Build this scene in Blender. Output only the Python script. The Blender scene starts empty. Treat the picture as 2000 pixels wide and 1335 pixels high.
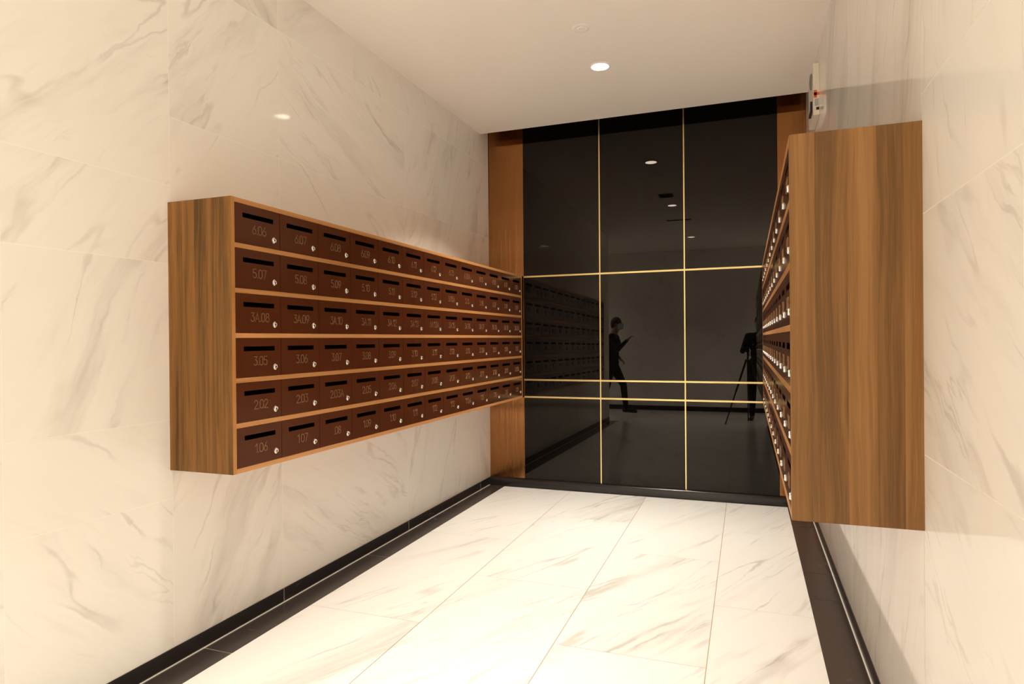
import bpy, math, random
from mathutils import Vector, Matrix
random.seed(7)
S = bpy.context.scene
COL = S.collection
PI = math.pi

# ---------------------------------------------------------------- camera, world, exposure
F_PX, YAW, PITCH, ROLL, HC = 1255.6, .3505, -.0033, -.0091, 1.2558
cd = bpy.data.cameras.new('camera'); cam = bpy.data.objects.new('camera', cd); COL.objects.link(cam)
cd.sensor_fit = 'HORIZONTAL'; cd.sensor_width = 36; cd.lens = F_PX / 2000 * 36
cd.clip_start = .01; cd.clip_end = 60
R0 = Vector((math.cos(YAW), math.sin(YAW), 0)); F0 = Vector((-math.sin(YAW), math.cos(YAW), 0)); U0 = Vector((0, 0, 1))
FW = math.cos(PITCH) * F0 + math.sin(PITCH) * U0; UP = -math.sin(PITCH) * F0 + math.cos(PITCH) * U0
RR = math.cos(ROLL) * R0 + math.sin(ROLL) * UP; UU = -math.sin(ROLL) * R0 + math.cos(ROLL) * UP
cam.matrix_world = Matrix(((RR.x, UU.x, -FW.x, 0), (RR.y, UU.y, -FW.y, 0), (RR.z, UU.z, -FW.z, HC), (0, 0, 0, 1)))
S.camera = cam
w = bpy.data.worlds.new('world'); S.world = w; w.use_nodes = True
w.node_tree.nodes['Background'].inputs[0].default_value = (0, 0, 0, 1)
S.view_settings.view_transform = 'Standard'; S.view_settings.look = 'None'
S.view_settings.exposure = -0.95; S.view_settings.gamma = 1; S.view_settings.use_curve_mapping = False
S.cycles.use_denoising = True
S.cycles.max_bounces = 16; S.cycles.diffuse_bounces = 14; S.cycles.glossy_bounces = 5
S.cycles.sample_clamp_indirect = 10
LAMP_GLOW = 44
LAMPS = {'back': (70, 104), 'middle': (17, 64), 'front': (64, 92), 'hall': (110, 120)}     # watts, beam angle; hall entry is added, unseen fill light
LAMP_COLOR = (1.0, .915, .765)

# ---------------------------------------------------------------- dimensions (metres; camera over x=0, y=0)
XL, XR, YB, H = -2.1142, .4215, 5.2158, 3.0
YC = 5.035                     # edge of the lowered ceiling, short of the back wall
BY0, BY1, BD = 1.8925, 5.19, .311    # mailbox banks: near end, far end, depth
BZ0, BZ1 = .7606, 1.8028
YH0, YH1 = -1.95, .05          # hall behind the camera
XHL, XHR = -5.0, 2.4
BORD = .1495

# ---------------------------------------------------------------- helpers
def link(o, parent=None):
    COL.objects.link(o)
    if parent: o.parent = parent
    return o
class MB:
    def __init__(s): s.v = []; s.f = []; s.m = []; s.uv = []
    def face(s, pts, m=0, uv=None):
        n = len(s.v); s.v += [tuple(p) for p in pts]; s.f.append(list(range(n, n + len(pts)))); s.m.append(m)
        s.uv.append(uv or [(0, 0)] * len(pts)); return s
    def add(s, vs, fs, m=0):
        n = len(s.v); s.v += [tuple(p) for p in vs]
        for f in fs: s.f.append([n + i for i in f]); s.m.append(m); s.uv.append([(0, 0)] * len(f))
        return s
    def box(s, x0, x1, y0, y1, z0, z1, m=0):
        v = [(x, y, z) for x in (x0, x1) for y in (y0, y1) for z in (z0, z1)]
        return s.add(v, [(0, 1, 3, 2), (4, 6, 7, 5), (0, 4, 5, 1), (2, 3, 7, 6), (0, 2, 6, 4), (1, 5, 7, 3)], m)
    def lathe(s, prof, c, axis, n=24, m=0):
        """prof: (radius, height) along axis from c"""
        ax = Vector(axis).normalized(); t = Vector((1, 0, 0)) if abs(ax.x) < .9 else Vector((0, 1, 0))
        a = ax.cross(t).normalized(); b = ax.cross(a); c = Vector(c); vs = []; fs = []
        for r, h in prof:
            for k in range(n):
                q = 2 * PI * k / n; vs.append(c + ax * h + a * (r * math.cos(q)) + b * (r * math.sin(q)))
        for i in range(len(prof) - 1):
            for k in range(n):
                k2 = (k + 1) % n; fs.append((i * n + k, i * n + k2, (i + 1) * n + k2, (i + 1) * n + k))
        fs.append(tuple(range(n))[::-1]); fs.append(tuple((len(prof) - 1) * n + k for k in range(n)))
        return s.add(vs, fs, m)
    def ellipsoid(s, c, r, m=0, nu=16, nv=10, M=None):
        vs = []; fs = []
        for i in range(nv + 1):
            t = PI * i / nv
            for k in range(nu):
                q = 2 * PI * k / nu; p = Vector((r[0] * math.sin(t) * math.cos(q), r[1] * math.sin(t) * math.sin(q), r[2] * math.cos(t)))
                if M: p = M @ p
                vs.append(Vector(c) + p)
        for i in range(nv):
            for k in range(nu):
                k2 = (k + 1) % nu; fs.append((i * nu + k, (i + 1) * nu + k, (i + 1) * nu + k2, i * nu + k2))
        return s.add(vs, fs, m)
    def cone(s, p0, r0, p1, r1, m=0, n=12):
        p0 = Vector(p0); p1 = Vector(p1); d = p1 - p0
        return s.lathe([(r0, 0), (r1, d.length)], p0, d, n, m)
    def mesh(s, name, mats, smooth=False, bevel=0):
        me = bpy.data.meshes.new(name); me.from_pydata(s.v, [], s.f)
        for m in (mats if isinstance(mats, (list, tuple)) else [mats]): me.materials.append(m)
        me.polygons.foreach_set('material_index', s.m)
        if any(any(c != (0, 0) for c in u) for u in s.uv):
            l = me.uv_layers.new(name='UVMap'); l.data.foreach_set('uv', [c for u in s.uv for q in u for c in q])
        me.update()
        import bmesh
        bm = bmesh.new(); bm.from_mesh(me)
        if smooth or bevel or s.weld: bmesh.ops.remove_doubles(bm, verts=bm.verts, dist=1e-6)
        if s.weld or smooth or bevel: bmesh.ops.recalc_face_normals(bm, faces=bm.faces)
        if bevel: bmesh.ops.bevel(bm, geom=list(bm.edges), offset=bevel, segments=2, affect='EDGES', profile=.6)
        bm.to_mesh(me); bm.free()
        if smooth:
            me.polygons.foreach_set('use_smooth', [True] * len(me.polygons))
            if smooth != 'all': me.set_sharp_from_angle(angle=math.radians(38))
        return me
    weld = True
    def build(s, name, mats, parent=None, smooth=False, bevel=0):
        return link(bpy.data.objects.new(name, s.mesh(name, mats, smooth, bevel)), parent)
def tag(o, label=None, cat=None, group=None, kind=None):
    if label: o['label'] = label
    if cat: o['category'] = cat
    if group: o['group'] = group
    if kind: o['kind'] = kind
    return o
def empty(name, loc=(0, 0, 0), rz=0):
    o = bpy.data.objects.new(name, None); o.empty_display_size = .05; o.location = loc; o.rotation_euler = (0, 0, rz); return link(o)

# ---------------------------------------------------------------- materials
class N:
    def __init__(s, name):
        s.m = bpy.data.materials.new(name); s.m.use_nodes = True; s.t = s.m.node_tree; s.b = s.t.nodes['Principled BSDF']
    def n(s, ty, **kw):
        o = s.t.nodes.new(ty)
        for k, v in kw.items():
            if k.startswith('i_'):
                key = k[2:].replace('_', ' '); o.inputs[int(key) if key.isdigit() else key].default_value = v
            else: setattr(o, k, v)
        return o
    def l(s, a, b): s.t.links.new(a, b); return s
    def math(s, op, a, b=0., c=None, clamp=False):
        o = s.t.nodes.new('ShaderNodeMath'); o.operation = op; o.use_clamp = clamp
        for i, x in enumerate((a, b) if c is None else (a, b, c)):
            if hasattr(x, 'links'): s.l(x, o.inputs[i])
            else: o.inputs[i].default_value = x
        return o.outputs[0]
    def vec(s, x, y, z=0.):
        o = s.t.nodes.new('ShaderNodeCombineXYZ')
        for i, q in enumerate((x, y, z)):
            if hasattr(q, 'links'): s.l(q, o.inputs[i])
            else: o.inputs[i].default_value = q
        return o.outputs[0]
    def noise(s, v, scale=1., detail=2., rough=.5, dist=0.):
        o = s.n('ShaderNodeTexNoise'); o.inputs['Scale'].default_value = scale; o.inputs['Detail'].default_value = detail
        o.inputs['Roughness'].default_value = rough; o.inputs['Distortion'].default_value = dist; s.l(v, o.inputs['Vector']); return o.outputs['Fac']
    def ramp(s, x, a, b):
        o = s.n('ShaderNodeMapRange'); o.interpolation_type = 'SMOOTHSTEP'; s.l(x, o.inputs[0]); o.inputs[1].default_value = a; o.inputs[2].default_value = b; return o.outputs[0]
    def mix(s, f, a, b):
        o = s.n('ShaderNodeMix', data_type='RGBA')
        for k, x in ((0, f), (6, a), (7, b)):
            if hasattr(x, 'links'): s.l(x, o.inputs[k])
            else: o.inputs[k].default_value = (*x, 1) if k else x
        return o.outputs[2]
    def set(s, **kw):
        for k, v in kw.items():
            i = s.b.inputs[k.replace('_', ' ')]
            if hasattr(v, 'links'): s.l(v, i)
            else: i.default_value = (*v[:3], 1) if isinstance(v, tuple) else v
        return s.m
def plain(name, col, rough=.5, metal=0., spec=.5, **kw):
    return N(name).set(Base_Color=col, Roughness=rough, Metallic=metal, Specular_IOR_Level=spec, **kw)

def marble(name, base, vein, strength=1., rough=.12, spec=.4, stretch=1.):
    k = N(name); tc = k.n('ShaderNodeTexCoord'); sp = k.n('ShaderNodeSeparateXYZ'); k.l(tc.outputs['UV'], sp.inputs[0])
    u, v = k.math('MULTIPLY', sp.outputs[0], stretch), sp.outputs[1]
    w1 = k.noise(k.vec(k.math('MULTIPLY', u, .9), k.math('MULTIPLY', v, 1.6)), 1.6, 3, .55)
    w2 = k.noise(k.vec(k.math('MULTIPLY', u, 2.2), k.math('MULTIPLY', v, 4.)), 3., 4, .6)
    vv = k.math('ADD', v, k.math('ADD', k.math('MULTIPLY', k.math('SUBTRACT', w1, .5), .17), k.math('MULTIPLY', k.math('SUBTRACT', w2, .5), .06)))
    # thin broken veins
    a = k.noise(k.vec(k.math('MULTIPLY', u, .55), k.math('MULTIPLY', vv, 3.6)), 1.35, 2, .5)
    a = k.math('SUBTRACT', 1., k.ramp(k.math('ABSOLUTE', k.math('SUBTRACT', a, .5)), 0., .020))
    am = k.ramp(k.noise(k.vec(k.math('MULTIPLY', u, 1.3), k.math('MULTIPLY', v, 2.2), 3.3), 1.8, 3, .6), .44, .66)
    a2 = k.noise(k.vec(k.math('MULTIPLY', u, .8), k.math('MULTIPLY', vv, 7.5), 7.), 1.5, 3, .55)
    a2 = k.math('SUBTRACT', 1., k.ramp(k.math('ABSOLUTE', k.math('SUBTRACT', a2, .52)), 0., .022))
    am2 = k.ramp(k.noise(k.vec(k.math('MULTIPLY', u, 1.1), k.math('MULTIPLY', vv, 2.6), 13.), 1.5, 2, .6), .53, .70)
    # soft bands along the vein and fine streaks
    b = k.ramp(k.noise(k.vec(k.math('MULTIPLY', u, .45), k.math('MULTIPLY', vv, 2.6), 21.), 1.3, 5, .62), .50, .80)
    c = k.ramp(k.noise(k.vec(k.math('MULTIPLY', u, 1.6), k.math('MULTIPLY', vv, 16.), 31.), 1.6, 4, .6), .50, .85)
    f = k.math('ADD', k.math('MULTIPLY', k.math('MULTIPLY', a, am), .50 * strength), k.math('MULTIPLY', k.math('MULTIPLY', a2, am2), .40 * strength))
    f = k.math('ADD', f, k.math('MULTIPLY', b, .62 * strength))
    f = k.math('ADD', f, k.math('MULTIPLY', k.math('MULTIPLY', c, k.math('ADD', b, .25)), .40 * strength), clamp=True)
    return k.set(Base_Color=k.mix(f, base, vein), Roughness=rough, Specular_IOR_Level=spec)

M_WALL = marble('wall_marble', (.88, .855, .82), (.46, .415, .365), .72, .055, .14)
M_FLOOR = marble('floor_marble', (.845, .84, .835), (.44, .41, .38), 1.1, .20, .35, stretch=.55)
def black_marble(name='black_marble', base=(.020, .016, .016)):
    k = N(name); tc = k.n('ShaderNodeTexCoord'); g = k.noise(tc.outputs['Object'], 3., 4, .6, 1.5)
    ln = k.math('SUBTRACT', 1., k.ramp(k.math('ABSOLUTE', k.math('SUBTRACT', g, .5)), 0., .006))
    mk = k.ramp(k.noise(tc.outputs['Object'], 5., 2, .5), .55, .7)
    return k.set(Base_Color=k.mix(k.math('MULTIPLY', k.math('MULTIPLY', ln, mk), .6), base, (.35, .32, .29)), Roughness=.26, Specular_IOR_Level=.5)
M_BLACKM = black_marble(); M_BORDER = black_marble('border_marble', (.046, .037, .034))  # border base colour lightened to stand in for gloss on the floor strips
M_GROUT = plain('joint_grout', (.93, .90, .85), .7)
M_GROUT_BROWN = plain('floor_joint_grout', (.46, .33, .19), .7)
M_GROUT_GREY = plain('border_joint_grout', (.42, .38, .33), .7)
M_CAULK = plain('white_sealant', (.80, .76, .70), .5)
M_CEIL = plain('ceiling_paint', (.955, .93, .89), .75, spec=.25)
M_VOID = plain('dark_void', (.02, .018, .016), .8)
M_GLASS = N('black_glass').set(Base_Color=(.0016, .0013, .0013), Roughness=.0, Specular_IOR_Level=.34, Specular_Tint=(1., .93, .87, 1.))
M_GOLD = plain('brushed_gold', (.86, .68, .32), .28, 1.)
def copper():
    k = N('brushed_copper'); tc = k.n('ShaderNodeTexCoord'); sp = k.n('ShaderNodeSeparateXYZ'); k.l(tc.outputs['Object'], sp.inputs[0])
    g = k.noise(k.vec(k.math('MULTIPLY', sp.outputs[0], 1400.), k.math('MULTIPLY', sp.outputs[2], .8)), 1., 2, .6)
    # hairline vertical brushing tips the normal sideways only
    ge = k.n('ShaderNodeNewGeometry'); va = k.n('ShaderNodeVectorMath', operation='ADD'); vn = k.n('ShaderNodeVectorMath', operation='NORMALIZE')
    k.l(ge.outputs['Normal'], va.inputs[0]); k.l(k.vec(k.math('MULTIPLY', k.math('SUBTRACT', g, .5), .95), 0., 0.), va.inputs[1]); k.l(va.outputs[0], vn.inputs[0]); k.l(vn.outputs[0], k.b.inputs['Normal'])
    return k.set(Base_Color=(.40, .185, .070), Metallic=1., Roughness=.05)
M_COPPER = copper()
def wood(name, c_light, c_mid, c_dark, ax='X', al='Z', seed=0.):
    k = N(name); tc = k.n('ShaderNodeTexCoord'); sp = k.n('ShaderNodeSeparateXYZ'); k.l(tc.outputs['Object'], sp.inputs[0])
    u = sp.outputs['XYZ'.index(ax)]; v = sp.outputs['XYZ'.index(al)]
    wob = k.noise(k.vec(k.math('MULTIPLY', u, 9.), k.math('MULTIPLY', v, 1.7), seed), 1., 2, .5)
    uu = k.math('ADD', u, k.math('MULTIPLY', k.math('SUBTRACT', wob, .5), .045))
    # joined staves, each with its own tone
    vo = k.n('ShaderNodeTexVoronoi', voronoi_dimensions='1D', feature='F1'); vo.inputs['Scale'].default_value = 15.; vo.inputs['Randomness'].default_value = .9
    k.l(k.math('ADD', u, seed), vo.inputs['W']); cs = k.n('ShaderNodeSeparateColor'); k.l(vo.outputs['Color'], cs.inputs[0]); stave = cs.outputs[0]
    sz = k.math('MULTIPLY', stave, 9.)
    broad = k.noise(k.vec(k.math('MULTIPLY', uu, 26.), k.math('MULTIPLY', v, .8), sz), 1., 3, .55)
    band = k.noise(k.vec(k.math('MULTIPLY', uu, 95.), k.math('MULTIPLY', v, 1.5), sz), 1., 4, .65)
    fine = k.noise(k.vec(k.math('MULTIPLY', u, 520.), k.math('MULTIPLY', v, 9.), 4.), 1., 2, .6)
    f = k.math('ADD', k.math('MULTIPLY', broad, .75), k.math('MULTIPLY', band, .65)); f = k.math('ADD', f, k.math('MULTIPLY', stave, .30)); f = k.math('ADD', f, k.math('MULTIPLY', fine, .30))
    lo = k.mix(k.ramp(f, .72, 1.0), c_dark, c_mid); c = k.mix(k.ramp(f, .95, 1.30), lo, c_light)
    return k.set(Base_Color=c, Roughness=.42, Specular_IOR_Level=.35)
M_WOOD_L = wood('walnut_veneer', (.36, .170, .044), (.225, .100, .020), (.085, .042, .007), seed=.37)
M_WOOD_R = wood('teak_veneer', (.335, .165, .056), (.225, .108, .031), (.135, .064, .018), seed=4.41)
M_EDGE = wood('edge_veneer', (.56, .275, .105), (.47, .22, .078), (.39, .175, .055), ax='Z', al='Y', seed=5.)
M_EDGE_V = wood('side_edge_veneer', (.52, .25, .085), (.42, .19, .058), (.34, .145, .04), ax='X', al='Z', seed=5.)
def door_paint():
    k = N('brown_door_metal'); tc = k.n('ShaderNodeTexCoord'); g = k.noise(tc.outputs['Object'], 900., 2, .5)
    bp = k.n('ShaderNodeBump'); bp.inputs['Strength'].default_value = .04; bp.inputs['Distance'].default_value = .0004; k.l(g, bp.inputs['Height']); k.l(bp.outputs[0], k.b.inputs['Normal'])
    return k.set(Base_Color=(.074, .0185, .0062), Roughness=.23, Specular_IOR_Level=.45)
M_DOOR = door_paint()
M_SHELL = plain('mailbox_shell', (.015, .010, .008), .6)
M_BRONZE = plain('bronze_numerals', (.33, .18, .085), .40, .6)
M_CHROME = plain('chrome', (.90, .88, .85), .14, 1.)
M_KEY = plain('keyhole_dark', (.03, .025, .02), .4, 1.)
M_WHITEP = plain('white_plastic', (.80, .77, .68), .4)
M_ORANGE = plain('orange_sticker', (.80, .13, .02), .5)
M_PLATE = plain('grey_rating_plate', (.42, .45, .46), .4)
M_BLACKP = plain('black_plastic', (.012, .012, .012), .45)
M_BLACKCLOTH = plain('black_cloth', (.012, .012, .015), .85, spec=.2)
M_DARKCLOTH = plain('dark_grey_trousers', (.018, .018, .022), .85, spec=.2)
M_SKIN = plain('skin', (.46, .25, .16), .5)
M_HAIR = plain('black_hair', (.010, .008, .007), .5)
M_MASKF = plain('pale_face_mask', (.55, .60, .66), .8)
M_SHOE = plain('black_shoe', (.015, .012, .010), .4)
M_EYE = plain('eye', (.05, .03, .02), .2)
def glow(name, col, strength):
    k = N(name); return k.set(Base_Color=(0, 0, 0), Emission_Color=col, Emission_Strength=float(strength))
M_GLOW = glow('downlight_glow', (1., .90, .74), LAMP_GLOW)

# ---------------------------------------------------------------- tiled surfaces
GAP = .0011
def tiles(mb, P, rects, m=0, gap=GAP):
    """P(a,b) -> point; rects: (a0,a1,b0,b1,vein angle in degrees)"""
    for a0, a1, b0, b1, an in rects:
        t = math.radians(an + random.uniform(-4, 4)); ox, oy = random.uniform(0, 40), random.uniform(0, 40)
        c, s = math.cos(t), math.sin(t); pts = []; uv = []
        for a, b in ((a0 + gap, b0 + gap), (a1 - gap, b0 + gap), (a1 - gap, b1 - gap), (a0 + gap, b1 - gap)):
            pts.append(P(a, b)); uv.append((c * a + s * b + ox, -s * a + c * b + oy))
        mb.face(pts, m, uv)
WTOP = 3.32
SK = .066       # skirting height
def wall_mesh(name, P, G, rects, ext, label_mats=(M_WALL, M_GROUT)):
    mb = MB(); mb.weld = False
    tiles(mb, P, rects)
    a0, a1, b0, b1 = ext
    mb.face([G(a0, b0), G(a1, b0), G(a1, b1), G(a0, b1)], 1)
    o = mb.build(name, list(label_mats)); return tag(o, kind='structure')

left = []
zs = [(SK, .345, -25), (.345, .655, -22), (.655, .955, -28), (.955, 1.565, 60), (1.565, 1.87, 52), (1.87, 2.48, 44), (2.48, WTOP, 48)]
for y0, y1 in ((.05, .68), (.68, 1.293), (1.293, 1.903)):
    if y0 > 1.2: zz = [(SK, .65, -40), (.65, .955, -32), (.955, 1.565, 60), (1.565, 1.87, 48), (1.87, WTOP, 44)]
    else: zz = [(a, b, c + random.choice((0, 10, -10))) for a, b, c in zs]
    left += [(y0, y1, a, b, c) for a, b, c in zz]
left += [(1.903, 2.532, SK, .92, 64), (1.903, 2.532, .92, 2.14, 60), (1.903, 2.532, 2.14, 2.757, 56), (1.903, 2.532, 2.757, WTOP, -40)]
left += [(2.532, 3.752, SK, .92, -30), (2.532, 3.752, .92, 1.53, -40), (2.532, 3.752, 1.53, 2.14, -40), (2.532, 3.752, 2.14, 2.757, -30)]
left += [(2.532, 3.16, 2.757, WTOP, 40), (3.16, 4.385, 2.757, WTOP, -38), (4.385, YB, 2.757, WTOP, 62)]
left += [(3.752, 4.972, SK, .92, 72), (3.752, 4.972, .92, 1.53, 66), (3.752, 4.972, 1.53, 2.14, 64), (3.752, 4.972, 2.14, 2.757, 66)]
left += [(4.972, YB, SK, .92, -60), (4.972, YB, .92, 2.14, 60), (4.972, YB, 2.14, 2.757, 60)]
wall_left = wall_mesh('wall_left', lambda a, b: (XL, a, b), lambda a, b: (XL - .0003, a, b), left, (.05, YB, 0, WTOP))
right = []
right += [(.05, .64, SK, 1.25, 100), (.05, .64, 1.25, WTOP, 96), (.64, 1.262, SK, 1.25, 100), (.64, 1.262, 1.25, 2.48, 104), (.64, 1.262, 2.48, WTOP, 96)]
right += [(1.262, 1.9, SK, .955, 27), (1.262, 1.9, .955, 1.566, 33), (1.262, 1.9, 1.566, 1.87, 74), (1.262, 1.9, 1.87, WTOP, 72)]
right += [(1.9, 3.12, SK, .92, 112), (1.9, 3.12, .92, 1.566, 60), (1.9, 3.12, 1.566, 2.757, 108), (1.9, 3.12, 2.757, WTOP, 105)]
right += [(3.12, 3.87, SK, .92, 30), (3.12, 3.87, .92, 2.14, 60), (3.12, 3.87, 2.14, WTOP, 130)]
right += [(3.87, YB, SK, .92, 60), (3.87, YB, .92, 2.14, 60), (3.87, YB, 2.14, WTOP, 52)]
wall_right = wall_mesh('wall_right', lambda a, b: (XR, -a + 0, b) if 0 else (XR, a, b), lambda a, b: (XR + .0003, a, b), right, (.05, YB, 0, WTOP))
# hall behind the camera
def grid(a0, a1, b0, b1, na, nb, an):
    return [(a0 + (a1 - a0) * i / na, a0 + (a1 - a0) * (i + 1) / na, b0 + (b1 - b0) * j / nb, b0 + (b1 - b0) * (j + 1) / nb, random.choice(an)) for i in range(na) for j in range(nb)]
wall_mesh('wall_front', lambda a, b: (a, YH0, b), lambda a, b: (a, YH0 - .002, b), grid(XHL, XHR, SK, H, 6, 3, (50, -50, 62)), (XHL, XHR, 0, H))
wall_mesh('wall_hall_left', lambda a, b: (a, YH1, b), lambda a, b: (a, YH1 + .002, b), grid(XHL, XL, SK, H, 3, 3, (50, -50)), (XHL, XL, 0, H))
wall_mesh('wall_hall_right', lambda a, b: (a, YH1, b), lambda a, b: (a, YH1 + .002, b), grid(XR, XHR, SK, H, 2, 3, (50, -50)), (XR, XHR, 0, H))
wall_mesh('wall_hall_end_left', lambda a, b: (XHL, a, b), lambda a, b: (XHL - .002, a, b), grid(YH0, YH1, SK, H, 2, 3, (60, -60)), (YH0, YH1, 0, H))
wall_mesh('wall_hall_end_right', lambda a, b: (XHR, a, b), lambda a, b: (XHR + .002, a, b), grid(YH0, YH1, SK, H, 2, 3, (60, -60)), (YH0, YH1, 0, H))

# floor: white marble strips, black border, joints
mb = MB(); mb.weld = False
cols = [XL + BORD, -1.380, -.760, -.155, XR - BORD]
FY1 = YB - .058
def rows(off, y0, y1):
    r = [y0]; y = off
    while y < y1:
        if y > y0 + .02: r.append(y)
        y += 1.235
    return r + [y1]
P = lambda a, b: (a, b, 0)
offA, offB = 2.545 - 1.235 * 4, 3.158 - 1.235 * 5
for i in range(4):
    r = rows(offA if i % 2 == 0 else offB, YH0, FY1)
    for y0, y1 in zip(r, r[1:]):
        t = math.radians(63 + random.uniform(-4, 4)); ox, oy = random.uniform(0, 40), random.uniform(0, 40); c, s = math.cos(t), math.sin(t)
        g = .0016; a0, a1, b0, b1 = cols[i] + (g if i else 0), cols[i + 1] - (g if i < 3 else 0), y0 + .0007, y1 - .0007
        pts = [(a0, b0), (a1, b0), (a1, b1), (a0, b1)]
        mb.face([P(*p) for p in pts], 0, [(c * a + s * b + ox, -s * a + c * b + oy) for a, b in pts])
for x0, x1 in ((XHL, cols[0]), (cols[4], XHR)):
    n = max(1, round((x1 - x0) / .62))
    tiles(mb, P, grid(x0, x1, YH0, YH1, n, 2, (63,)), 0, .0008)
# black border strips with their joints
def border(x0, x1, ys):
    for y0, y1 in zip(ys, ys[1:]): mb.face([(x0, y0 + .0022, 0), (x1, y0 + .0022, 0), (x1, y1 - .0022, 0), (x0, y1 - .0022, 0)], 1)
border(XL, cols[0], [YH1, .82, 2.043, 3.255, 4.47, YB - .0])
border(cols[4], XR, [YH1, 1.2, 2.43, 3.39, 3.757, 4.655, YB])
for x0, x1 in ((cols[0], -1.06), (-1.056, cols[4])): mb.face([(x0, FY1, 0), (x1, FY1, 0), (x1, YB, 0), (x0, YB, 0)], 1)
mb.face([(x, y, -.0012) for x, y in ((cols[0], YH0), (cols[4], YH0), (cols[4], YB), (cols[0], YB))], 2)
for x0, x1 in ((XL, cols[0]), (cols[4], XR)): mb.face([(x, y, -.0014) for x, y in ((x0, YH1), (x1, YH1), (x1, YB), (x0, YB))], 3)
for x0, x1 in ((XHL, cols[0]), (cols[4], XHR)): mb.face([(x, y, -.0013) for x, y in ((x0, YH0), (x1, YH0), (x1, YH1), (x0, YH1))], 2)
tag(mb.build('floor', [M_FLOOR, M_BORDER, M_GROUT_BROWN, M_GROUT_GREY]), kind='structure')

# ceiling: lowered slab with a shadow gap before the back wall
mb = MB(); mb.box(XL, XR, YH0, YC, H, H + .05)
mb.box(XHL, XL, YH0, YH1, H, H + .05); mb.box(XR, XHR, YH0, YH1, H, H + .05)
mb.box(XL, XR, YC - .35, YB + .06, WTOP, WTOP + .04); mb.box(XL, XR, YC - .36, YC - .35, H + .05, WTOP + .04)
tag(mb.build('ceiling', M_CEIL), kind='structure')

# skirtings with the white sealant line on the floor
def skirting(name, mbf):
    mb = MB(); mbf(mb); return tag(mb.build(name, [M_BLACKM, M_CAULK, M_GROUT_GREY], bevel=0), kind='structure')
skirting('baseboard_left', lambda mb: (mb.box(XL - .01, XL + .004, YH1, YB - .02, .0, SK), mb.box(XL + .004, XL + .0085, YH1, YB - .042, -.001, .003, 1),
         [mb.box(XL + .0035, XL + .0046, y - .0015, y + .0015, 0, SK, 2) for y in (1.3, 2.532, 3.752, 4.972)]))
skirting('baseboard_right', lambda mb: (mb.box(XR - .004, XR + .01, YH1, YB - .02, .0, SK), mb.box(XR - .0085, XR - .004, YH1, YB - .042, -.001, .003, 1)))
skirting('baseboard_front', lambda mb: mb.box(XHL, XHR, YH0 - .01, YH0 + .006, 0, SK + .02))
skirting('baseboard_hall_left', lambda mb: mb.box(XHL, XL, YH1 - .006, YH1 + .01, 0, SK))
skirting('baseboard_hall_right', lambda mb: mb.box(XR, XHR, YH1 - .006, YH1 + .01, 0, SK))
mb = MB()      # glossy back skirting with a rounded upper lip
prof = [(0, 0), (0, .052), (.004, .062), (.012, .068), (.030, .070), (.036, .074), (.052, .076), (.052, 0)]
y0 = YB - .040
for (a, b), (c, d) in zip(prof, prof[1:] + prof[:1]): mb.face([(XL + .002, y0 + a, b), (XR - .002, y0 + a, b), (XR - .002, y0 + c, d), (XL + .002, y0 + c, d)])
mb.face([(XL + .002, y0 + a, b) for a, b in prof]); mb.face([(XR - .002, y0 + a, b) for a, b in prof][::-1])
mb.box(-1.0585, -1.0575, FY1 + .001, y0 + .0005, .0, .0012, 1)
tag(mb.build('baseboard_back', [plain('gloss_black_skirting', (.012, .010, .010), .2), M_GROUT_GREY], smooth=True), kind='structure')

# ---------------------------------------------------------------- back wall: black glass, gold strips, copper side panels
wb = empty('wall_back', (0, YB, 0)); tag(wb, kind='structure')
TILT = .0068                                  # the cladding leans back a touch
def lean(o): o.location = (0, YB, 1.2); o.rotation_euler = (-TILT, 0, 0); o.parent = wb; o.matrix_parent_inverse = Matrix.Translation((0, -YB, 0)); return o
GX = [-1.796, -1.1335, -.4585, .2230]; GZ = [.05, .767, .913, 1.794, 3.30]
SG = .003
for i in range(3):
    for j in range(4):
        mb = MB(); mb.box(GX[i] + (SG if i else 0), GX[i + 1] - (SG if i < 2 else 0), 0, .012, GZ[j] - 1.2 + (SG if j else 0), GZ[j + 1] - 1.2 - (SG if j < 3 else 0))
        lean(mb.build('glass_panel', M_GLASS))
mb = MB(); mb.box(XL, XR, .013, .05, -1.18, 2.12); lean(mb.build('backing', M_VOID))
for x in GX[1:3]:
    mb = MB(); mb.box(x - .0047, x + .0047, -.0015, .006, .07 - 1.2, 2.1); o = lean(mb.build('gold_strip', M_GOLD)); o['label'] = 'upright brushed gold strip'
for z in GZ[1:4]:
    for i in range(3):
        mb = MB(); mb.box(GX[i] + (.005 if i else 0), GX[i + 1] - (.005 if i < 2 else 0), -.0015, .006, z - 1.2 - .0068, z - 1.2 + .0068); o = lean(mb.build('gold_strip', M_GOLD)); o['label'] = 'level brushed gold strip'
for x0, x1 in ((XL, GX[0]), (GX[3], XR)):
    mb = MB(); mb.box(x0 + .0005, x1, -.003, .012, -1.15, 2.1); o = lean(mb.build('copper_panel', M_COPPER, bevel=.0008)); o['label'] = 'brushed copper side panel'

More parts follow.
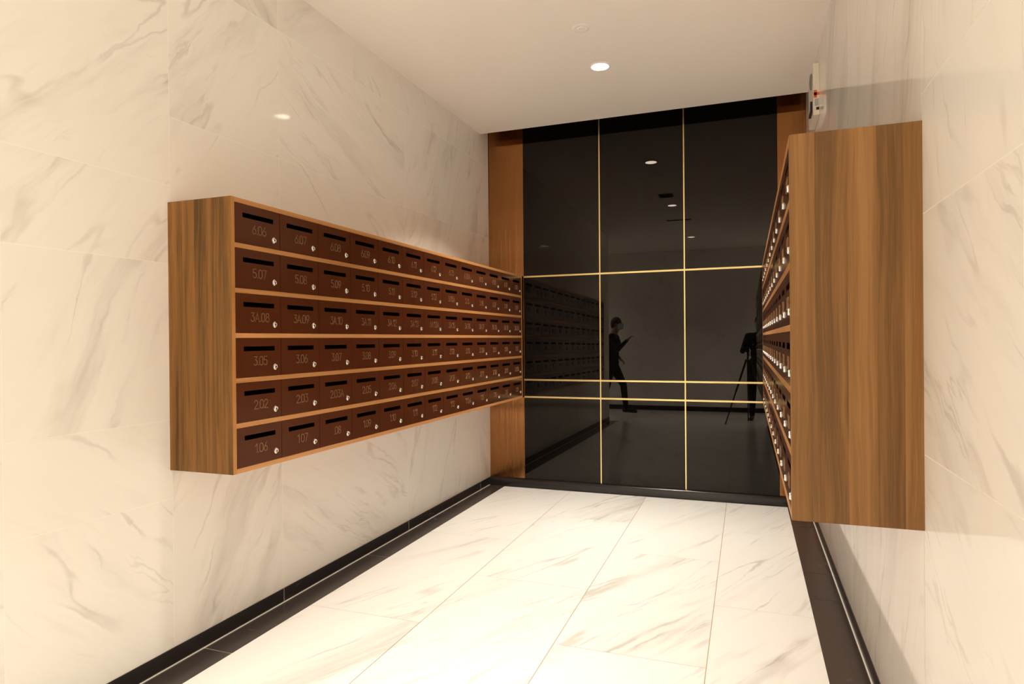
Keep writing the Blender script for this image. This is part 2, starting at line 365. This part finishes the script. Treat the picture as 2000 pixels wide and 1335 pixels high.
# ---------------------------------------------------------------- downlights and other ceiling fittings
def downlight(x, y, kind, label, group='round ceiling downlights', z=H):
    t = empty('downlight', (x, y, z)); tag(t, label, 'ceiling light', group)
    m = MB(); m.lathe([(.0545, -.0), (.066, 0), (.066, -.002), (.0615, -.005), (.0555, -.006), (.0545, -.004)], (0, 0, 0), (0, 0, 1), 40); 
    # open ring
    m2 = MB(); pr = [(.0545, 0), (.066, 0), (.066, -.002), (.0615, -.005), (.0555, -.006)]; n = 40
    vs = [(r * math.cos(2 * PI * k / n), r * math.sin(2 * PI * k / n), h) for r, h in pr for k in range(n)]
    m2.add(vs, [(i * n + k, i * n + (k + 1) % n, ((i + 1) % 5) * n + (k + 1) % n, ((i + 1) % 5) * n + k) for i in range(5) for k in range(n)])
    m2.build('trim_ring', M_CEIL, t, smooth=True)
    m3 = MB(); m3.lathe([(.054, -.0025), (.054, -.0035)], (0, 0, 0), (0, 0, 1), 40); m3.build('diffuser', M_GLOW, t, smooth=True)
    ld = bpy.data.lights.new('downlight_beam', 'AREA'); ld.shape = 'DISK'; ld.size = .104; ld.energy = LAMPS[kind][0]; ld.color = LAMP_COLOR; ld.spread = math.radians(LAMPS[kind][1])
    lo = bpy.data.objects.new('downlight_beam', ld); lo.location = (0, 0, -.0045); link(lo, t); return t
downlight(-.870, 4.065, 'back', 'glowing round downlight in the ceiling nearest the black glass wall')
downlight(-.885, 2.03, 'middle', 'second downlight from the glass wall, seen only mirrored in the glass')
downlight(-.850, -.50, 'front', 'third downlight from the glass wall, smallest of the mirrored lights')
downlight(-3.4, -.95, 'hall', 'added unseen fill light over the left arm of the hall behind the camera')  # fill lamp added out of view to raise bounce light in the alcove
downlight(1.45, -.95, 'hall', 'added unseen fill light over the right arm of the hall behind the camera')  # matching added fill lamp, out of view on the other side
mb = MB(); n = 36      # flush ceiling disc
mb.lathe([(.050, 0), (.050, -.0015), (.047, -.004), (.034, -.005), (.032, -.0035), (.022, -.0035), (.020, -.007), (.0, -.008)], (0, 0, 0), (0, 0, 1), n)
t = mb.build('smoke_detector', plain('ceiling_fitting_white', (.93, .905, .87), .6), smooth=True); t.location = (-.861, 3.53, H)
tag(t, 'low white round detector set in the ceiling in front of the downlight', 'smoke detector')
t = empty('ceiling_vent', (-.90, 2.60, H)); tag(t, 'small square dark ceiling vent seen mirrored in the black glass', 'vent')
mb = MB(); mb.box(-.085, .085, -.085, .085, -.004, .0); mb.build('grille_plate', plain('vent_dark', (.05, .045, .04), .5), t)
for k in range(5):
    mb = MB(); mb.box(-.07, .07, -.07 + k * .035 - .004, -.07 + k * .035 + .004, -.011, -.004); mb.build('slat', M_BLACKP, t)
mb = MB(); mb.box(-.17, .17, -.03, .03, -.004, 0); mb.box(-.16, .16, -.006, .006, -.008, -.004)
t = mb.build('slot_diffuser', plain('slot_dark', (.09, .08, .07), .5)); t.location = (-.90, 1.02, H); tag(t, 'narrow dark slot diffuser in the ceiling, faint in the glass', 'vent')

# ---------------------------------------------------------------- mailbox banks
def bank(name, side, woodm, label):
    xw = XL if side < 0 else XR; d = 1 if side < 0 else -1       # d: away from the wall
    t = empty(name, (xw, BY0, BZ0)); tag(t, label, 'mailbox cabinet', 'wooden mailbox cabinets')
    def part(nm, x0, x1, y0, y1, z0, z1, mats, edge):
        xa, xb = xw + d * x0, xw + d * x1; xa, xb = min(xa, xb), max(xa, xb)
        m = MB(); m.box(xa, xb, y0, y1, z0, z1)
        o = m.build(nm, mats, t, bevel=.0006)
        o.matrix_parent_inverse = Matrix.Translation((-xw, -BY0, -BZ0))
        for p in o.data.polygons:
            if p.normal.x * d > .5: p.material_index = edge
        return o
    T = .018
    part('side_panel', 0, BD, BY0, BY0 + .0185, BZ0, BZ1, [woodm, M_EDGE_V], 1)
    part('side_panel', 0, BD, BY1 - .0185, BY1, BZ0, BZ1, [woodm, M_EDGE_V], 1)
    part('top_panel', .0, BD, BY0 + .0185, BY1 - .0185, BZ1 - T, BZ1, [M_EDGE, M_EDGE], 1)
    part('bottom_panel', .0, BD, BY0 + .0185, BY1 - .0185, BZ0, BZ0 + T, [M_EDGE, M_EDGE], 1)
    part('back_panel', 0, .010, BY0 + .0185, BY1 - .0185, BZ0 + T, BZ1 - T, [woodm, woodm], 0)
    for k in range(1, 6):
        z = BZ0 + k * (BZ1 - BZ0 - T) / 6
        part('shelf', .010, BD, BY0 + .0185, BY1 - .0185, z, z + T, [M_EDGE, M_EDGE], 1)
    return t
bank('mailbox_cabinet', -1, M_WOOD_L, 'long wooden mailbox cabinet on the left wall with readable unit numbers')
bank('mailbox_cabinet', 1, M_WOOD_R, 'wooden mailbox cabinet on the right wall showing its tall end panel')

NB = 13
CW = (BY1 - BY0 - .037) / NB; PZ = (BZ1 - BZ0 - .018) / 6; CH = PZ - .018
bw, bh, bdep = CW - .0026, CH - .0008, .285      # mailbox outer size
# shared meshes (origin: bottom centre of the door face; +y goes into the cabinet, x reads left to right)
def frame_faces(mb, x0, x1, z0, z1, hx0, hx1, hz0, hz1, y0, y1, m=0):
    def ring(y, flip):
        o = [(x0, y, z0), (x1, y, z0), (x1, y, z1), (x0, y, z1)]; i = [(hx0, y, hz0), (hx1, y, hz0), (hx1, y, hz1), (hx0, y, hz1)]
        for k in range(4):
            q = [o[k], o[(k + 1) % 4], i[(k + 1) % 4], i[k]]; mb.face(q[::-1] if flip else q, m)
    ring(y0, False); ring(y1, True)
    for a, b in (((x0, z0), (x1, z0)), ((x1, z0), (x1, z1)), ((x1, z1), (x0, z1)), ((x0, z1), (x0, z0))): mb.face([(a[0], y0, a[1]), (a[0], y1, a[1]), (b[0], y1, b[1]), (b[0], y0, b[1])], m)
    for a, b in (((hx0, hz0), (hx1, hz0)), ((hx1, hz0), (hx1, hz1)), ((hx1, hz1), (hx0, hz1)), ((hx0, hz1), (hx0, hz0))): mb.face([(a[0], y0, a[1]), (b[0], y0, b[1]), (b[0], y1, b[1]), (a[0], y1, a[1])], m)
sx0, sx1 = -bw / 2 + .0415, -bw / 2 + .2125; sz1 = bh - .0325; sz0 = sz1 - .0185
mb = MB(); frame_faces(mb, -bw / 2, bw / 2, 0, bh, sx0, sx1, sz0, sz1, 0, .0022); me_door = mb.mesh('door', M_DOOR)
mb = MB()
x0, x1, z0, z1, e = -bw / 2 + .001, bw / 2 - .001, .001, bh - .001, .0012
o = [(x0, z0), (x1, z0), (x1, z1), (x0, z1)]; i = [(x0 + e, z0 + e), (x1 - e, z0 + e), (x1 - e, z1 - e), (x0 + e, z1 - e)]
for k in range(4):
    k2 = (k + 1) % 4
    mb.face([(o[k][0], .0026, o[k][1]), (o[k][0], bdep, o[k][1]), (o[k2][0], bdep, o[k2][1]), (o[k2][0], .0026, o[k2][1])])
    mb.face([(i[k][0], .0026, i[k][1]), (i[k2][0], .0026, i[k2][1]), (i[k2][0], bdep - e, i[k2][1]), (i[k][0], bdep - e, i[k][1])])
    mb.face([(o[k][0], .0026, o[k][1]), (o[k2][0], .0026, o[k2][1]), (i[k2][0], .0026, i[k2][1]), (i[k][0], .0026, i[k][1])])
mb.face([(a, bdep, b) for a, b in o]); mb.face([(a, bdep - e, b) for a, b in i])
me_body = mb.mesh('box_body', M_SHELL)
mb = MB(); mb.lathe([(.0122, 0), (.0122, .0008), (.0108, .0018), (.0098, .0020), (.0094, .0042), (.0084, .0052), (.0068, .0050), (.0064, .0030), (.0050, .0030), (.0045, .0046), (.0012, .0048)], (0, 0, 0), (0, -1, 0), 20)
me_lock = mb.mesh('lock', M_CHROME, smooth=True)
mb = MB(); mb.box(-.0010, .0010, -.0051, -.0038, -.0042, .0042); mb.box(-.0024, .0024, -.0051, -.0038, -.0010, .0010); me_key = mb.mesh('keyhole', M_KEY)

# thin rounded numerals built as stroked paths, unit height 1
def arc(cx, cy, rx, ry, a0, a1, n=10): return [(cx + rx * math.cos(math.radians(a0 + (a1 - a0) * i / n)), cy + ry * math.sin(math.radians(a0 + (a1 - a0) * i / n))) for i in range(n + 1)]
GL = {
 '0': (.56, [arc(.28, .72, .28, .28, 0, 180) + arc(.28, .28, .28, .28, 180, 360) + [(.56, .72)]]),
 '1': (.30, [[(.0, .80), (.26, 1.0), (.26, 0)]]),
 '2': (.56, [arc(.28, .72, .28, .28, 170, -35) + [(.0, 0), (.58, 0)]]),
 '3': (.56, [[(.02, 1), (.53, 1), (.26, .62)] + arc(.27, .31, .29, .31, 90, -150)]),
 '5': (.56, [[(.52, 1), (.08, 1), (.05, .58)] + arc(.27, .31, .28, .31, 120, -150)]),
 '6': (.56, [[(.40, 1), (.06, .46)] , arc(.28, .29, .28, .29, 0, 360, 18)]),
 '7': (.54, [[(0, 1), (.54, 1), (.18, 0)]]),
 '8': (.56, [arc(.28, .27, .28, .27, 0, 360, 18), arc(.28, .77, .23, .23, 0, 360, 16)]),
 '9': (.56, [arc(.28, .71, .28, .29, 0, 360, 18), [(.50, .54), (.16, 0)]]),
 'A': (.62, [[(0, 0), (.31, 1), (.62, 0)], [(.11, .33), (.51, .33)]]),
 '.': (.06, [[(.03, 0), (.03, .07)]]), ' ': (.06, []),
}
def stroke(mb, pts, w, d):
    n = len(pts); closed = math.dist(pts[0], pts[-1]) < 1e-4
    if closed: pts = pts[:-1]; n -= 1
    L = []; Rr = []
    for i, p in enumerate(pts):
        a = pts[i - 1] if (i or closed) else p; b = pts[(i + 1) % n] if (i < n - 1 or closed) else p
        d1 = Vector((p[0] - a[0], p[1] - a[1])); d2 = Vector((b[0] - p[0], b[1] - p[1]))
        if d1.length < 1e-6: d1 = d2
        if d2.length < 1e-6: d2 = d1
        d1.normalize(); d2.normalize(); t = (d1 + d2); t = t.normalized() if t.length > .05 else d1
        k = 1 / max(.5, t.dot(d1)); nn = Vector((-t.y, t.x)) * (w / 2 * k)
        q = Vector(p)
        if not closed and i == 0: q = q - t * w * .4
        if not closed and i == n - 1: q = q + t * w * .4
        L.append(q + nn); Rr.append(q - nn)
    vs = []; fs = []
    for l, r in zip(L, Rr): vs += [(l.x, 0, l.y), (r.x, 0, r.y), (r.x, -d, r.y), (l.x, -d, l.y)]
    for i in range(n if closed else n - 1):
        a = 4 * i; b = 4 * ((i + 1) % n)
        for j in range(4): fs.append((a + j, a + (j + 1) % 4, b + (j + 1) % 4, b + j))
    if not closed: fs += [(0, 3, 2, 1), (4 * n - 4, 4 * n - 3, 4 * n - 2, 4 * n - 1)]
    mb.add(vs, fs)
NUM = {}
def number_mesh(txt, hgt=.0335):
    if txt in NUM: return NUM[txt]
    mb = MB(); x = 0; sp = .16; items = []
    for ch in txt: items.append((ch, x)); x += GL[ch][0] + sp
    tot = x - sp; mb.weld = True
    for ch, cx in items:
        for st in GL[ch][1]: stroke(mb, [((cx + px - tot / 2) * hgt, py * hgt) for px, py in st], .0030, .0016)
    NUM[txt] = mb.mesh('unit_number', M_BRONZE); return NUM[txt]

def seq(fl, start, n=NB):
    out = []; k = start
    names = ['01', '02', '03', '03A', '05', '06', '07', '08', '09', '10', '11', '12', '13', '13A', '15', '16', '17', '18', '19', '20', '21', '22', '23', '23A', '25', '26', '27', '28', '29', '30', '31', '32', '33', '33A', '35']
    i = names.index(start)
    return [fl + '.' + names[i + j] for j in range(n)]
LEFT_ROWS = [seq('6', '06'), seq('5', '07'), seq('3A', '08'), seq('3', '05'), seq('2', '02'), seq('1', '06')]     # top to bottom
LEFT_ROWS[5][1] = '1 07'; LEFT_ROWS[5][2] = '.08'
RIGHT_ROWS = [seq('6', '19'), seq('5', '20'), seq('3A', '21'), seq('3', '18'), seq('2', '16'), seq('1', '19')]
ROWN = ['top', 'second', 'third', 'fourth', 'fifth', 'bottom']
ORD = ['first', 'second', 'third', 'fourth', 'fifth', 'sixth', 'seventh', 'eighth', 'ninth', 'tenth', 'eleventh', 'twelfth', 'last']
def mailbox(side, r, c):
    """r from the top, c from the near end"""
    y = BY0 + .0185 + (c + .5) * CW; z = BZ0 + .018 + (5 - r) * PZ + .0004
    face = (XL + BD - .0015) if side < 0 else (XR - BD + .0015)
    t = empty('mailbox', (face, y, z), PI / 2 if side < 0 else -PI / 2)
    if side < 0: txt = LEFT_ROWS[r][c]
    else: txt = RIGHT_ROWS[r][NB - 1 - c]
    def kid(name, me, loc, parent=t):
        o = bpy.data.objects.new(name, me); o.location = loc; return link(o, parent)
    kid('box_body', me_body, (0, 0, 0)); kid('door', me_door, (0, 0, 0))
    kid('unit_number', number_mesh(txt), (.006, 0, bh - .1065))
    lk = kid('lock', me_lock, (bw / 2 - .0335, 0, .0355)); lk['label'] = 'round chrome lock'; kid('keyhole', me_key, (0, 0, 0), lk)
    lk.rotation_euler = (0, random.uniform(-.5, .5), 0)
    if side < 0:
        if c < 5: lab = 'brown mailbox numbered %s on the left wall, %s row, %s from its near end' % (txt, ROWN[r], ORD[c])
        else: lab = 'brown mailbox on the left wall, %s row, %s from its near end' % (ROWN[r], ORD[c])
    else: lab = 'brown mailbox on the right wall, %s row, %s from the end panel' % (ROWN[r], ORD[c])
    tag(t, lab, 'mailbox', '%s row of mailboxes on the %s wall' % (ROWN[r], 'left' if side < 0 else 'right'))
for side in (-1, 1):
    for r in range(6):
        for c in range(NB): mailbox(side, r, c)

# ---------------------------------------------------------------- white box high on the right wall
bx0, by0, by1, bz0, bz1 = XR - .036, 4.27, 4.575, 2.592, 2.905
t = empty('alarm_box', (XR, by0, bz0)); tag(t, 'white wall box with an orange mark high on the right wall near the ceiling', 'wall box')
inv = Matrix.Translation((-XR, -by0, -bz0))
def apart(mb, name, mats, **k): o = mb.build(name, mats, t, **k); o.matrix_parent_inverse = inv; return o
mb = MB(); mb.box(bx0, XR, by0, by1, bz0, bz1); apart(mb, 'housing', M_WHITEP, bevel=.004)
mb = MB(); mb.lathe([(.048, 0), (.048, .006), (.040, .010), (.034, .006), (.0, .004)], (bx0, by0 + .09, bz1 - .08), (-1, 0, 0), 28); apart(mb, 'sounder', plain('sounder_grey', (.25, .23, .20), .5), smooth=True)
mb = MB(); mb.box(bx0 - .012, bx0 + .001, by0 + .05, by0 + .16, bz0 + .03, bz0 + .05); mb.box(bx0 - .012, bx0 + .001, by0 + .05, by0 + .065, bz0 + .03, bz0 + .10); apart(mb, 'latch', M_BLACKP, bevel=.001)
mb = MB(); mb.box(XR - .033, XR - .003, by0 - .0012, by0 + .001, bz0 + .118, bz0 + .136); mb.box(XR - .033, XR - .016, by0 - .0012, by0 + .001, bz0 + .104, bz0 + .150); apart(mb, 'orange_label', M_ORANGE)
mb = MB(); mb.box(XR - .029, XR - .006, by0 - .0012, by0 + .001, bz0 + .055, bz0 + .098); apart(mb, 'rating_plate', M_PLATE)
mb = MB(); mb.box(XR - .020, XR - .004, by0 - .0016, by0 + .002, bz0 + .030, bz0 + .047); apart(mb, 'cable_socket', M_BLACKP)

# ---------------------------------------------------------------- tripod and camera (seen mirrored in the black glass)
t = empty('tripod', (.01, -.16, 0)); tag(t, 'black photo tripod under the camera, mirrored beside the right cabinet', 'tripod')
apex = Vector((0, 0, .98))
for k, a in enumerate((math.radians(-90), math.radians(30), math.radians(150))):
    d = Vector((math.cos(a), math.sin(a), 0)); p1 = apex + d * .03; p3 = d * .38 + Vector((0, 0, .012)); p2 = p1.lerp(p3, .5)
    mb = MB(); mb.cone(p1, .015, p2, .014); mb.cone(p2, .011, p3, .009); lg = mb.build('leg', M_BLACKP, t, smooth=True)
    mb = MB(); mb.ellipsoid(p3 - Vector((0, 0, .0)), (.013, .013, .012)); mb.build('rubber_foot', M_SHOE, lg, smooth='all')
mb = MB(); mb.lathe([(.04, .96), (.04, .99), (.014, .995), (.014, 1.10), (.03, 1.105), (.03, 1.13), (.022, 1.135), (.022, 1.165), (.035, 1.17), (.035, 1.18)], (0, 0, 0), (0, 0, 1), 20); mb.build('centre_column', M_BLACKP, t, smooth=True)
mb = MB(); mb.cone((0, -.02, 1.14), .008, (.02, -.20, 1.05), .010); mb.build('pan_handle', M_BLACKP, t, smooth=True)
t = empty('camera_body', (.01, -.16, 1.182)); t.name = 'photo_camera'; tag(t, 'black digital camera on the tripod, mirrored in the glass', 'camera')
mb = MB(); mb.box(-.07, .07, -.035, .035, 0, .092); mb.box(-.028, .028, -.03, .03, .092, .122); mb.box(-.072, -.045, -.03, .055, 0, .085); mb.build('housing', M_BLACKP, t, bevel=.006)
mb = MB(); mb.lathe([(.036, 0), (.036, .03), (.039, .032), (.039, .06), (.036, .062), (.037, .085), (.033, .085), (.030, .075), (0, .070)], (0, .035, .05), (0, 1, 0), 28); mb.build('lens', M_BLACKP, t, smooth=True)

# ---------------------------------------------------------------- people behind the camera, visible as dark reflections
def person(name, label, loc, rz, P, bulk=1.):
    """P: joints in the body's own frame (x forward, y to the body's left, z up). One continuous voxel-joined body; hair, mask, eyes are parts."""
    t = empty(name, loc, rz); tag(t, label, 'person', 'people mirrored in the glass')
    mb = MB(); prim = []
    def cap(a, ra, b, rb, tg):
        a, b = Vector(a), Vector(b); mb.ellipsoid(a, (ra, ra, ra), nu=14, nv=8); mb.ellipsoid(b, (rb, rb, rb), nu=14, nv=8); mb.cone(a, ra, b, rb, n=14); prim.append((a, b, ra, rb, tg))
    def ell(c, r, tg, M=None): mb.ellipsoid(c, r, M=M, nu=18, nv=12); c = Vector(c); prim.append((c, c, min(r), min(r), tg))
    J = {k: Vector(v) for k, v in P.items()}
    up = (J['neck'] - J['pelvis']).normalized(); rot = Vector((0, 0, 1)).rotation_difference(up).to_matrix()
    ell(J['pelvis'], (.115 * bulk, .165 * bulk, .12), 'legs', rot)
    ell(J['pelvis'].lerp(J['neck'], .28), (.105 * bulk, .145 * bulk, .14), 'top', rot)
    ell(J['pelvis'].lerp(J['neck'], .62), (.12 * bulk, .175 * bulk, .17), 'top', rot)
    ell(J['pelvis'].lerp(J['neck'], .86), (.085 * bulk, .165 * bulk, .08), 'top', rot)
    cap(J['neck'] - up * .04, .062, J['head'] - Vector((0, 0, .06)), .052, 'skin')
    hd = J['head']; ell(hd, (.092, .074, .112), 'skin'); ell(hd + Vector((.030, 0, -.055)), (.062, .055, .058), 'skin')
    ell(hd + Vector((.098, 0, -.012)), (.018, .013, .024), 'skin')                     # nose
    ell(hd + Vector((.088, 0, -.058)), (.012, .024, .008), 'skin')                     # lips
    for s in (-1, 1): ell(hd + Vector((0, s * .076, -.008)), (.020, .009, .030), 'skin')  # ears
    for s, q in ((1, 'l'), (-1, 'r')):
        sh, el, wr = J['sh_' + q], J['el_' + q], J['wr_' + q]
        cap(J['neck'] - up * .06, .06, sh, .058, 'top'); cap(sh, .056, el, .042, 'top'); cap(el, .042, wr, .030, 'top')
        f = (wr - el).normalized(); side = f.cross(Vector((0, 0, 1)));
        side = side.normalized() if side.length > .2 else Vector((0, 1, 0)); nrm = side.cross(f).normalized()
        cap(wr - f * .01, .026, wr + f * .03, .027, 'skin')
        palm = wr + f * .055; cap(wr + f * .03 - side * .018, .017, palm + f * .02 - side * .024, .015, 'skin'); cap(wr + f * .03 + side * .018, .017, palm + f * .02 + side * .024, .015, 'skin'); cap(wr + f * .03, .017, palm + f * .025, .016, 'skin')
        for k, (o, ln) in enumerate(((-.030, .060), (-.010, .072), (.010, .076), (.030, .068))):
            k0 = palm + f * .025 + side * o; k1 = k0 + f * ln * .5 - nrm * .006; k2 = k1 + (f * .7 - nrm * .7).normalized() * ln * .45
            cap(k0, .0095, k1, .009, 'skin'); cap(k1, .009, k2, .0075, 'skin')
        th0 = wr + f * .035 + side * .028; th1 = th0 + (f * .6 + side * .8) .normalized() * .035; th2 = th1 + (f * .9 + side * .2 - nrm * .3).normalized() * .03
        cap(th0, .013, th1, .011, 'skin'); cap(th1, .011, th2, .009, 'skin')
        hp, kn, an = J['hip_' + q], J['kn_' + q], J['an_' + q]
        cap(hp, .088 * bulk, kn, .060, 'legs'); cap(kn, .060, kn.lerp(an, .3), .058, 'legs'); cap(kn.lerp(an, .3), .058, an, .042, 'legs')
        tf = J.get('toe_' + q, an + Vector((.16, 0, -.06))); cap(an - Vector((.03, 0, .045)), .036, tf, .032, 'shoe')
    mb.weld = False
    src = mb.build('body', M_SKIN); md = src.modifiers.new('r', 'REMESH'); md.mode = 'VOXEL'; md.voxel_size = .0075; sm = src.modifiers.new('s', 'SMOOTH'); sm.iterations = 3; sm.factor = .5
    dg = bpy.context.evaluated_depsgraph_get(); me = bpy.data.meshes.new_from_object(src.evaluated_get(dg)); me.name = 'body'
    bpy.data.objects.remove(src)
    me.materials.clear()
    names = {'skin': 0, 'top': 1, 'legs': 2, 'shoe': 3}
    for m in (M_SKIN, M_BLACKCLOTH, M_DARKCLOTH, M_SHOE): me.materials.append(m)
    idx = []
    for p in me.polygons:
        c = p.center; best = 9; bt = 'top'
        for a, b, ra, rb, tg in prim:
            ab = b - a; L = ab.length_squared
            u = 0 if L < 1e-9 else max(0, min(1, (c - a).dot(ab) / L)); dd = (c - a - ab * u).length - (ra + (rb - ra) * u)
            if dd < best: best, bt = dd, tg
        idx.append(names[bt])
    me.polygons.foreach_set('material_index', idx); me.polygons.foreach_set('use_smooth', [True] * len(idx)); me.update()
    link(bpy.data.objects.new('body', me), t)
    # hair: cap of a slightly larger head shape above and behind the face
    hb = MB(); nu, nv = 24, 14; vs = []; fs = []
    for i in range(nv + 1):
        for k in range(nu):
            q = 2 * PI * k / nu; lim = math.radians(68 + 62 * (.5 - .5 * math.cos(q)) ** .7); th = lim * i / nv
            for rr in (1.,): vs.append(hd + Vector((.101 * math.sin(th) * math.cos(q) - .006, .083 * math.sin(th) * math.sin(q), .124 * math.cos(th))))
    for i in range(nv):
        for k in range(nu): fs.append((i * nu + k, (i + 1) * nu + k, (i + 1) * nu + (k + 1) % nu, i * nu + (k + 1) % nu))
    hb.add(vs, fs); ho = hb.build('hair', M_HAIR, t, smooth='all'); so = ho.modifiers.new('th', 'SOLIDIFY'); so.thickness = .012; so.offset = -1
    eb = MB()
    for s in (-1, 1): eb.ellipsoid(hd + Vector((.078, s * .032, .012)), (.014, .014, .010), nu=10, nv=6)
    eb.build('eyes', M_EYE, t, smooth='all')
    mk = MB(); vs = []; fs = []; a_, b_ = 12, 8
    for i in range(b_ + 1):
        for k in range(a_ + 1):
            q = math.radians(-78 + 156 * k / a_); z = .002 - .100 * i / b_; s = math.sqrt(max(.05, 1 - ((z + .035) / .115) ** 2))
            vs.append(hd + Vector((.106 * s * math.cos(q) + .004 + .014 * max(0, math.cos(q)) ** 4, .082 * s * math.sin(q), z)))
    for i in range(b_):
        for k in range(a_): fs.append((i * (a_ + 1) + k, i * (a_ + 1) + k + 1, (i + 1) * (a_ + 1) + k + 1, (i + 1) * (a_ + 1) + k))
    mk.add(vs, fs); mo = mk.build('face_mask', M_MASKF, t, smooth='all'); so = mo.modifiers.new('th', 'SOLIDIFY'); so.thickness = .003
    return t
person('person', 'walking person in dark clothes and pale face mask, mirrored at the left', (-2.25, -.80, 0), 0, dict(
    pelvis=(0, 0, .93), neck=(.05, 0, 1.43), head=(.10, 0, 1.60),
    sh_l=(.05, .18, 1.38), el_l=(.16, .22, 1.15), wr_l=(.30, .16, 1.30), sh_r=(.03, -.18, 1.38), el_r=(-.06, -.24, 1.13), wr_r=(.10, -.22, 1.00),
    hip_l=(0, .09, .90), kn_l=(-.06, .09, .50), an_l=(-.28, .09, .17), toe_l=(-.18, .09, .04),
    hip_r=(0, -.09, .90), kn_r=(.20, -.09, .53), an_r=(.24, -.09, .13), toe_r=(.41, -.09, .07)), 1.18)
person('person', 'photographer in black clothes behind the tripod, mirrored beside the right cabinet', (.20, -.80, 0), PI / 2, dict(
    pelvis=(-.02, 0, .94), neck=(.10, 0, 1.42), head=(.14, .0, 1.585),
    sh_l=(.09, .18, 1.36), el_l=(.20, .27, 1.12), wr_l=(.42, .19, 1.20), sh_r=(.09, -.18, 1.36), el_r=(.16, -.24, 1.12), wr_r=(.36, -.04, 1.18),
    hip_l=(0, .10, .90), kn_l=(.05, .12, .50), an_l=(.02, .13, .08), toe_l=(.20, .15, .03),
    hip_r=(0, -.10, .90), kn_r=(.02, -.12, .50), an_r=(-.04, -.13, .08), toe_r=(.12, -.16, .03)), 1.05)
